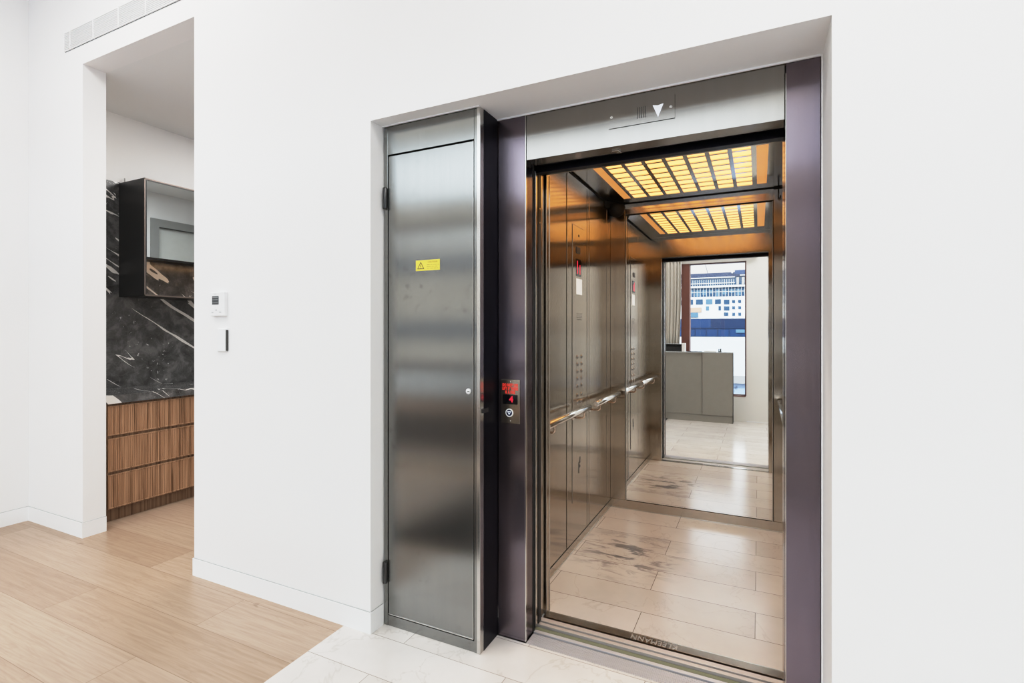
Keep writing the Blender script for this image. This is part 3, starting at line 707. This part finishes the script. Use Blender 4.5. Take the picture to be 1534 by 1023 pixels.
cb = thing('sideboard', 'taupe grey sideboard with two flat fronts below the window, seen in the mirror', 'cabinet', (-.85, -2.2, 0))
B('carcass', M['laminate'], cb, (-1.75, -.345, -2.275, -2.125, .10, 1.030))
B('door', M['laminate'], cb, (-1.75, -.764, -2.124, -2.112, .106, 1.032), bevel=.001)
B('door', M['laminate'], cb, (-.760, -.343, -2.124, -2.096, .106, 1.032), bevel=.001)
B('plinth', M['laminate'], cb, (-1.75, -.764, -2.27, -2.116, 0, .10), (-.764, -.345, -2.27, -2.104, 0, .10))
B('end_panel', M['gap'], cb, (-.343, -.339, -2.275, -2.100, 0, 1.032))
B('worktop', M['laminate_top'], cb, (-1.75, -.338, -2.278, -2.094, 1.034, 1.046), bevel=.001)
tr = thing('storage_tray', 'dark open tray with pale end board at the left end of the sideboard', 'tray', (-1.15, -2.22, 1.046))
B('base', M['hinge'], tr, (-1.45, -1.06, -2.27, -2.14, 1.046, 1.056)); B('wall', M['graphite'], tr, (-1.45, -1.06, -2.152, -2.14, 1.056, 1.115), (-1.45, -1.06, -2.27, -2.258, 1.056, 1.155))
B('end_board', M['cream'], tr, (-1.06, -1.015, -2.272, -2.13, 1.046, 1.172), bevel=.002, label='pale end board')
B('lid', M['laminate_top'], tr, (-1.45, -1.04, -2.265, -2.15, 1.160, 1.166))
g_ = thing('clip_stand', 'tiny black clip standing on the sideboard, seen in the mirror', 'ornament', (-.522, -2.2, 1.046))
B('base', M['black'], g_, (-.545, -.500, -2.215, -2.19, 1.046, 1.054)); B('arm', M['black'], g_, (-.543, -.531, -2.21, -2.20, 1.054, 1.09), (-.522, -.504, -2.21, -2.20, 1.054, 1.094), bevel=.001)
tag(B('rule', M['black'], None, (-.98, -.765, -2.16, -2.14, 1.046, 1.052)), 'flat dark strip lying on the sideboard', 'ruler')
tag(B('paper_stack', M['paper'], None, (-.74, -.58, -2.26, -2.14, 1.046, 1.062), bevel=.002), 'low white stack of paper on the sideboard beside the black clip', 'papers')

# ================================================================== OUTSIDE
sh = thing('cruise_ship', 'large blue and white ship moored beyond the window, seen in the lift mirror', 'ship', (-15, -205, -8))
SY = -200
B('hull', M['ship_blue'], sh, (-75, 40, SY-14, SY+.3, -1.3, 5.7)); B('hull_stripe', M['ship_blue2'], sh, (-75, -16.2, SY, SY+.5, -.9, 5.6), (-16.2, 40, SY, SY+.5, -.9, 2.0))
B('hull_line', M['ship_blue'], sh, *[(x, x+.25, SY, SY+.7, -.9, 2.0) for x in range(-30, 6, 4)], (-75, 40, SY, SY+.8, 2.0, 2.35))
B('name_board', M['ship_glass_lt'], sh, (-7.6, -4.6, SY, SY+.8, .4, 1.6))
B('superstructure', M['ship_white'], sh, (-75, 40, SY-12, SY, 5.7, 13.95))
B('deck', M['ship_white'], sh, (-75, 40, SY-12, SY+.6, 17.4, 18.1)); B('glazing', M['ship_glass'], sh, (-75, 40, SY-12, SY-.2, 13.95, 17.4))
B('glazing', M['ship_glass_lt'], sh, *[(x, x+1.5, SY-.3, SY-.1, 14.2+(i%3)*.5, 16.6) for i, x in enumerate([-29+2.4*k for k in range(18)])])
B('glazing_bars', M['ship_white'], sh, *[(x, x+.14, SY-.2, SY, 14.0, 17.4) for x in [-30+1.1*k for k in range(40)]], (-75, 40, SY-.2, SY-.05, 15.7, 15.85))
B('glazing', M['ship_glass'], sh, (-75, -8, SY-12, SY-.4, 18.1, 21.2))
B('railing', M['ship_white'], sh, *[(x, x+.12, SY-.35, SY-.2, 18.1, 20.4) for x in [-30+.8*k for k in range(28)]], (-75, -8, SY-.35, SY-.1, 18.9, 19.15), (-75, -8, SY-.35, SY+.1, 21.0, 21.3))
B('bridge', M['ship_blue'], sh, (-75, 40, SY-12, SY, 21.3, 22.9)); B('bridge', M['ship_blue2'], sh, (-8, 40, SY-12, SY+.2, 22.0, 23.6))
B('upper_deck', M['ship_glass'], sh, (-8, 40, SY-12, SY-.4, 18.1, 22.0)); B('upper_deck', M['frame_grey'], sh, (-7.4, -6.6, SY-.4, SY, 18.3, 20.9), (-5.6, -4.7, SY-.4, SY, 18.3, 20.9)); B('radar_dome', M['ship_white'], sh, (-9.1, -8.6, SY, SY+.6, 22.5, 23.5), (-6.2, -4, SY, SY+.6, 21.5, 21.8))
bm = bmesh.new(); tube(bm, [(-18.6, SY-2, 27.5), (-17.5, SY-2, 22.9)], .1, 6); obj('mast', bm, M['ship_blue'], sh)
wins = [(-24.2, -22.6, 11.1, 13.1), (-21.6, -19.1, 11.1, 13.1), (-18.0, -15.7, 11.15, 13.05), (-14.8, -12.75, 11.2, 12.95), (-11.7, -9.8, 11.0, 12.75), (-11.7, -9.8, 8.7, 10.3), (-11.7, -10.2, 6.7, 8.0),
        (-18.0, -16.9, 8.8, 10.4), (-13.6, -12.75, 8.8, 10.4)]
wins += [(x, x+1.0, z, z+1.15) for x in (-8.9, -6.85) for z in (11.4, 9.1, 6.7)] + [(x, x+2.1, 11.0, 12.8) for x in (-34, -30.5, -27.5)]
for w_ in wins:
    B('ship_window', M['ship_glass'] if w_[0] != -18.0 else M['ship_glass_lt'], sh, (w_[0], w_[1], SY, SY+.12, w_[2], w_[3]))
B('awning', M['ship_tan'], sh, (-25, -19.6, SY, SY+.3, 8.2, 10.0)); B('awning', M['ship_glass_lt'], sh, (-25, -20.8, SY, SY+.4, 6.3, 8.0))
wf = thing('wharf_building', 'flat white roofed wharf building with pale blue speckled wall beyond the window', 'building', (-10, -90, -12))
B('roof', M['roofw'], wf, (-60, 60, -165, -19.8, -1.1, -.74)); B('facade', M['speckle'], wf, (-60, 60, -164, -20.0, -12, -1.1))
struct('ground', M['roofw'], (-90, 90, -190, -6, -12.2, -12))

ab = thing('unseen_building', 'unseen beige building with dark glazed storeys, added for the steel to reflect', 'building', (-30, -25, -12))  # unseen building, added to give the brushed steel mid-tone reflections
B('wall', M['bld'], ab, (-60, -6.0, -19.5, -16, -12, 4.85)); B('glazing', M['ship_glass'], ab, (-60, -5.95, -16.1, -15.9, 3.9, 4.4)); B('glazing', M['bld_glass'], ab, (-60, -5.95, -16.1, -15.92, 1.05, 1.74)); B('glazing', M['bld_glass'], ab, (-60, -5.95, -16.1, -15.92, -1.2, -.4))
tp = thing('unseen_parapet', 'unseen low parapet with white coping, added for bands in the steel reflection', 'parapet', (-5, -3.7, 0))  # unseen parapet, added for pale and tan bands in the door reflection
B('base', M['hinge'], tp, (-9, -1.75, -3.75, -3.65, -.3, .28)); B('band', M['ship_tan'], tp, (-9, -1.75, -3.75, -3.64, .28, .44)); B('band', M['hinge'], tp, (-9, -1.75, -3.75, -3.65, .44, .50)); B('coping', M['ship_white'], tp, (-9, -1.75, -3.80, -3.60, .50, .72))
tag(B('unseen_rug', M['rug'], None, (-2.22, -1.27, -2.2, -.72, 0, .012), bevel=.003), 'unseen charcoal rug added to darken the steel door reflection', 'rug')  # out-of-view rug added so the lower steel door reflects dark

# ================================================================== LIGHT
def area(name, loc, size, energy, col=(1,1,1), rot=(0,0,0), spread=None):
    l = bpy.data.lights.new(name, 'AREA'); l.shape = 'RECTANGLE'; l.size, l.size_y = size; l.energy = energy; l.color = col
    if spread: l.spread = spread
    o = bpy.data.objects.new(name, l); C.objects.link(o); o.location = loc; o.rotation_euler = rot
    return o
area('ceiling_fill', (-3.2, -1.25, ZC-.02), (1.6, .8), 27, (1, .98, .95))  # added fill lamps, unseen, brighten the room walls
area('ceiling_fill', (.4, -1.25, ZC-.02), (1.6, .8), 27, (1, .98, .95))
area('kitchen_fill', (-3.1, 1.4, 3.11), (1.4, 1.0), 30, (1, .985, .965))  # unseen fill lamp added to light the kitchen
def spot(name, loc, energy, col, ang, rot=(0,0,0)):
    l = bpy.data.lights.new(name, 'SPOT'); l.energy = energy; l.color = col; l.spot_size = math.radians(ang); l.spot_blend = 1; l.shadow_soft_size = .012
    o = bpy.data.objects.new(name, l); C.objects.link(o); o.location = loc; o.rotation_euler = rot; return o
for x_ in (-.75, -.42, -.09): spot('lift_car_fill', (x_, .63, 2.335), 12, (1, .90, .80), 150)  # hidden spots added to lift the dim car interior
for x_ in (-5.2, -3.6): spot('terrace_fill', (x_, -2.80, 2.6), 110, (1, .97, .93), 110, (math.radians(-22), 0, 0))  # added spots brighten the coping that the steel door reflects
sun = bpy.data.lights.new('sun', 'SUN'); sun.energy = 3.0; sun.angle = .02; sun.color = (1, .97, .92)
so = bpy.data.objects.new('sun', sun); C.objects.link(so); so.rotation_euler = (math.radians(-42), 0, math.radians(18)); so.location = (0, 20, 30)

wd = bpy.data.worlds.new('sky'); bpy.context.scene.world = wd; wd.use_nodes = True; nt = wd.node_tree; nt.nodes.clear()
out = N(nt, 'ShaderNodeOutputWorld'); bg = N(nt, 'ShaderNodeBackground'); tc = N(nt, 'ShaderNodeTexCoord'); sx = N(nt, 'ShaderNodeSeparateXYZ')
nt.links.new(tc.outputs['Generated'], sx.inputs[0])
cl = ramp(nt, sx.outputs['Z'], [(0, (.29, .29, .285)), (.15, (.34, .34, .335)), (.28, (.83, .93, 1.0)), (.8, (.86, .94, 1.0))])
nt.links.new(cl, bg.inputs[0]); bg.inputs[1].default_value = 3.1; nt.links.new(bg.outputs[0], out.inputs[0])

# ================================================================== CAMERA
cam = bpy.data.cameras.new('camera'); co = bpy.data.objects.new('camera', cam); C.objects.link(co)
co.location = (0, -1.8, 1.3726); co.rotation_euler = (PI/2, 0, math.radians(25.8))
cam.sensor_width = 36; cam.lens = 764.5/1534*36; cam.shift_y = -17/1534; cam.clip_start = .05; cam.clip_end = 1000
S = bpy.context.scene; S.camera = co
S.view_settings.view_transform = 'Standard'; S.view_settings.look = 'None'; S.view_settings.exposure = 0.0
S.view_settings.use_curve_mapping = True
cm = S.view_settings.curve_mapping; cm.use_clip = False; cm.clip_max_x = 4; cm.clip_max_y = 2; cm.extend = 'EXTRAPOLATED'
cc = cm.curves[3]; pts = [(0, 0), (.05, .058), (.15, .20), (.3, .45), (.45, .66), (.6, .775), (.8, .86), (1.1, .935), (2, 1.0), (4, 1.05)]
cc.points[0].location = pts[0]; cc.points[1].location = pts[-1]
for p_ in pts[1:-1]: cc.points.new(*p_)
cm.update()
cy = S.cycles; cy.max_bounces = 14; cy.glossy_bounces = 10; cy.diffuse_bounces = 6; cy.transparent_max_bounces = 16; cy.sample_clamp_indirect = 6; cy.caustics_reflective = True; cy.blur_glossy = .5
cy.use_denoising = True
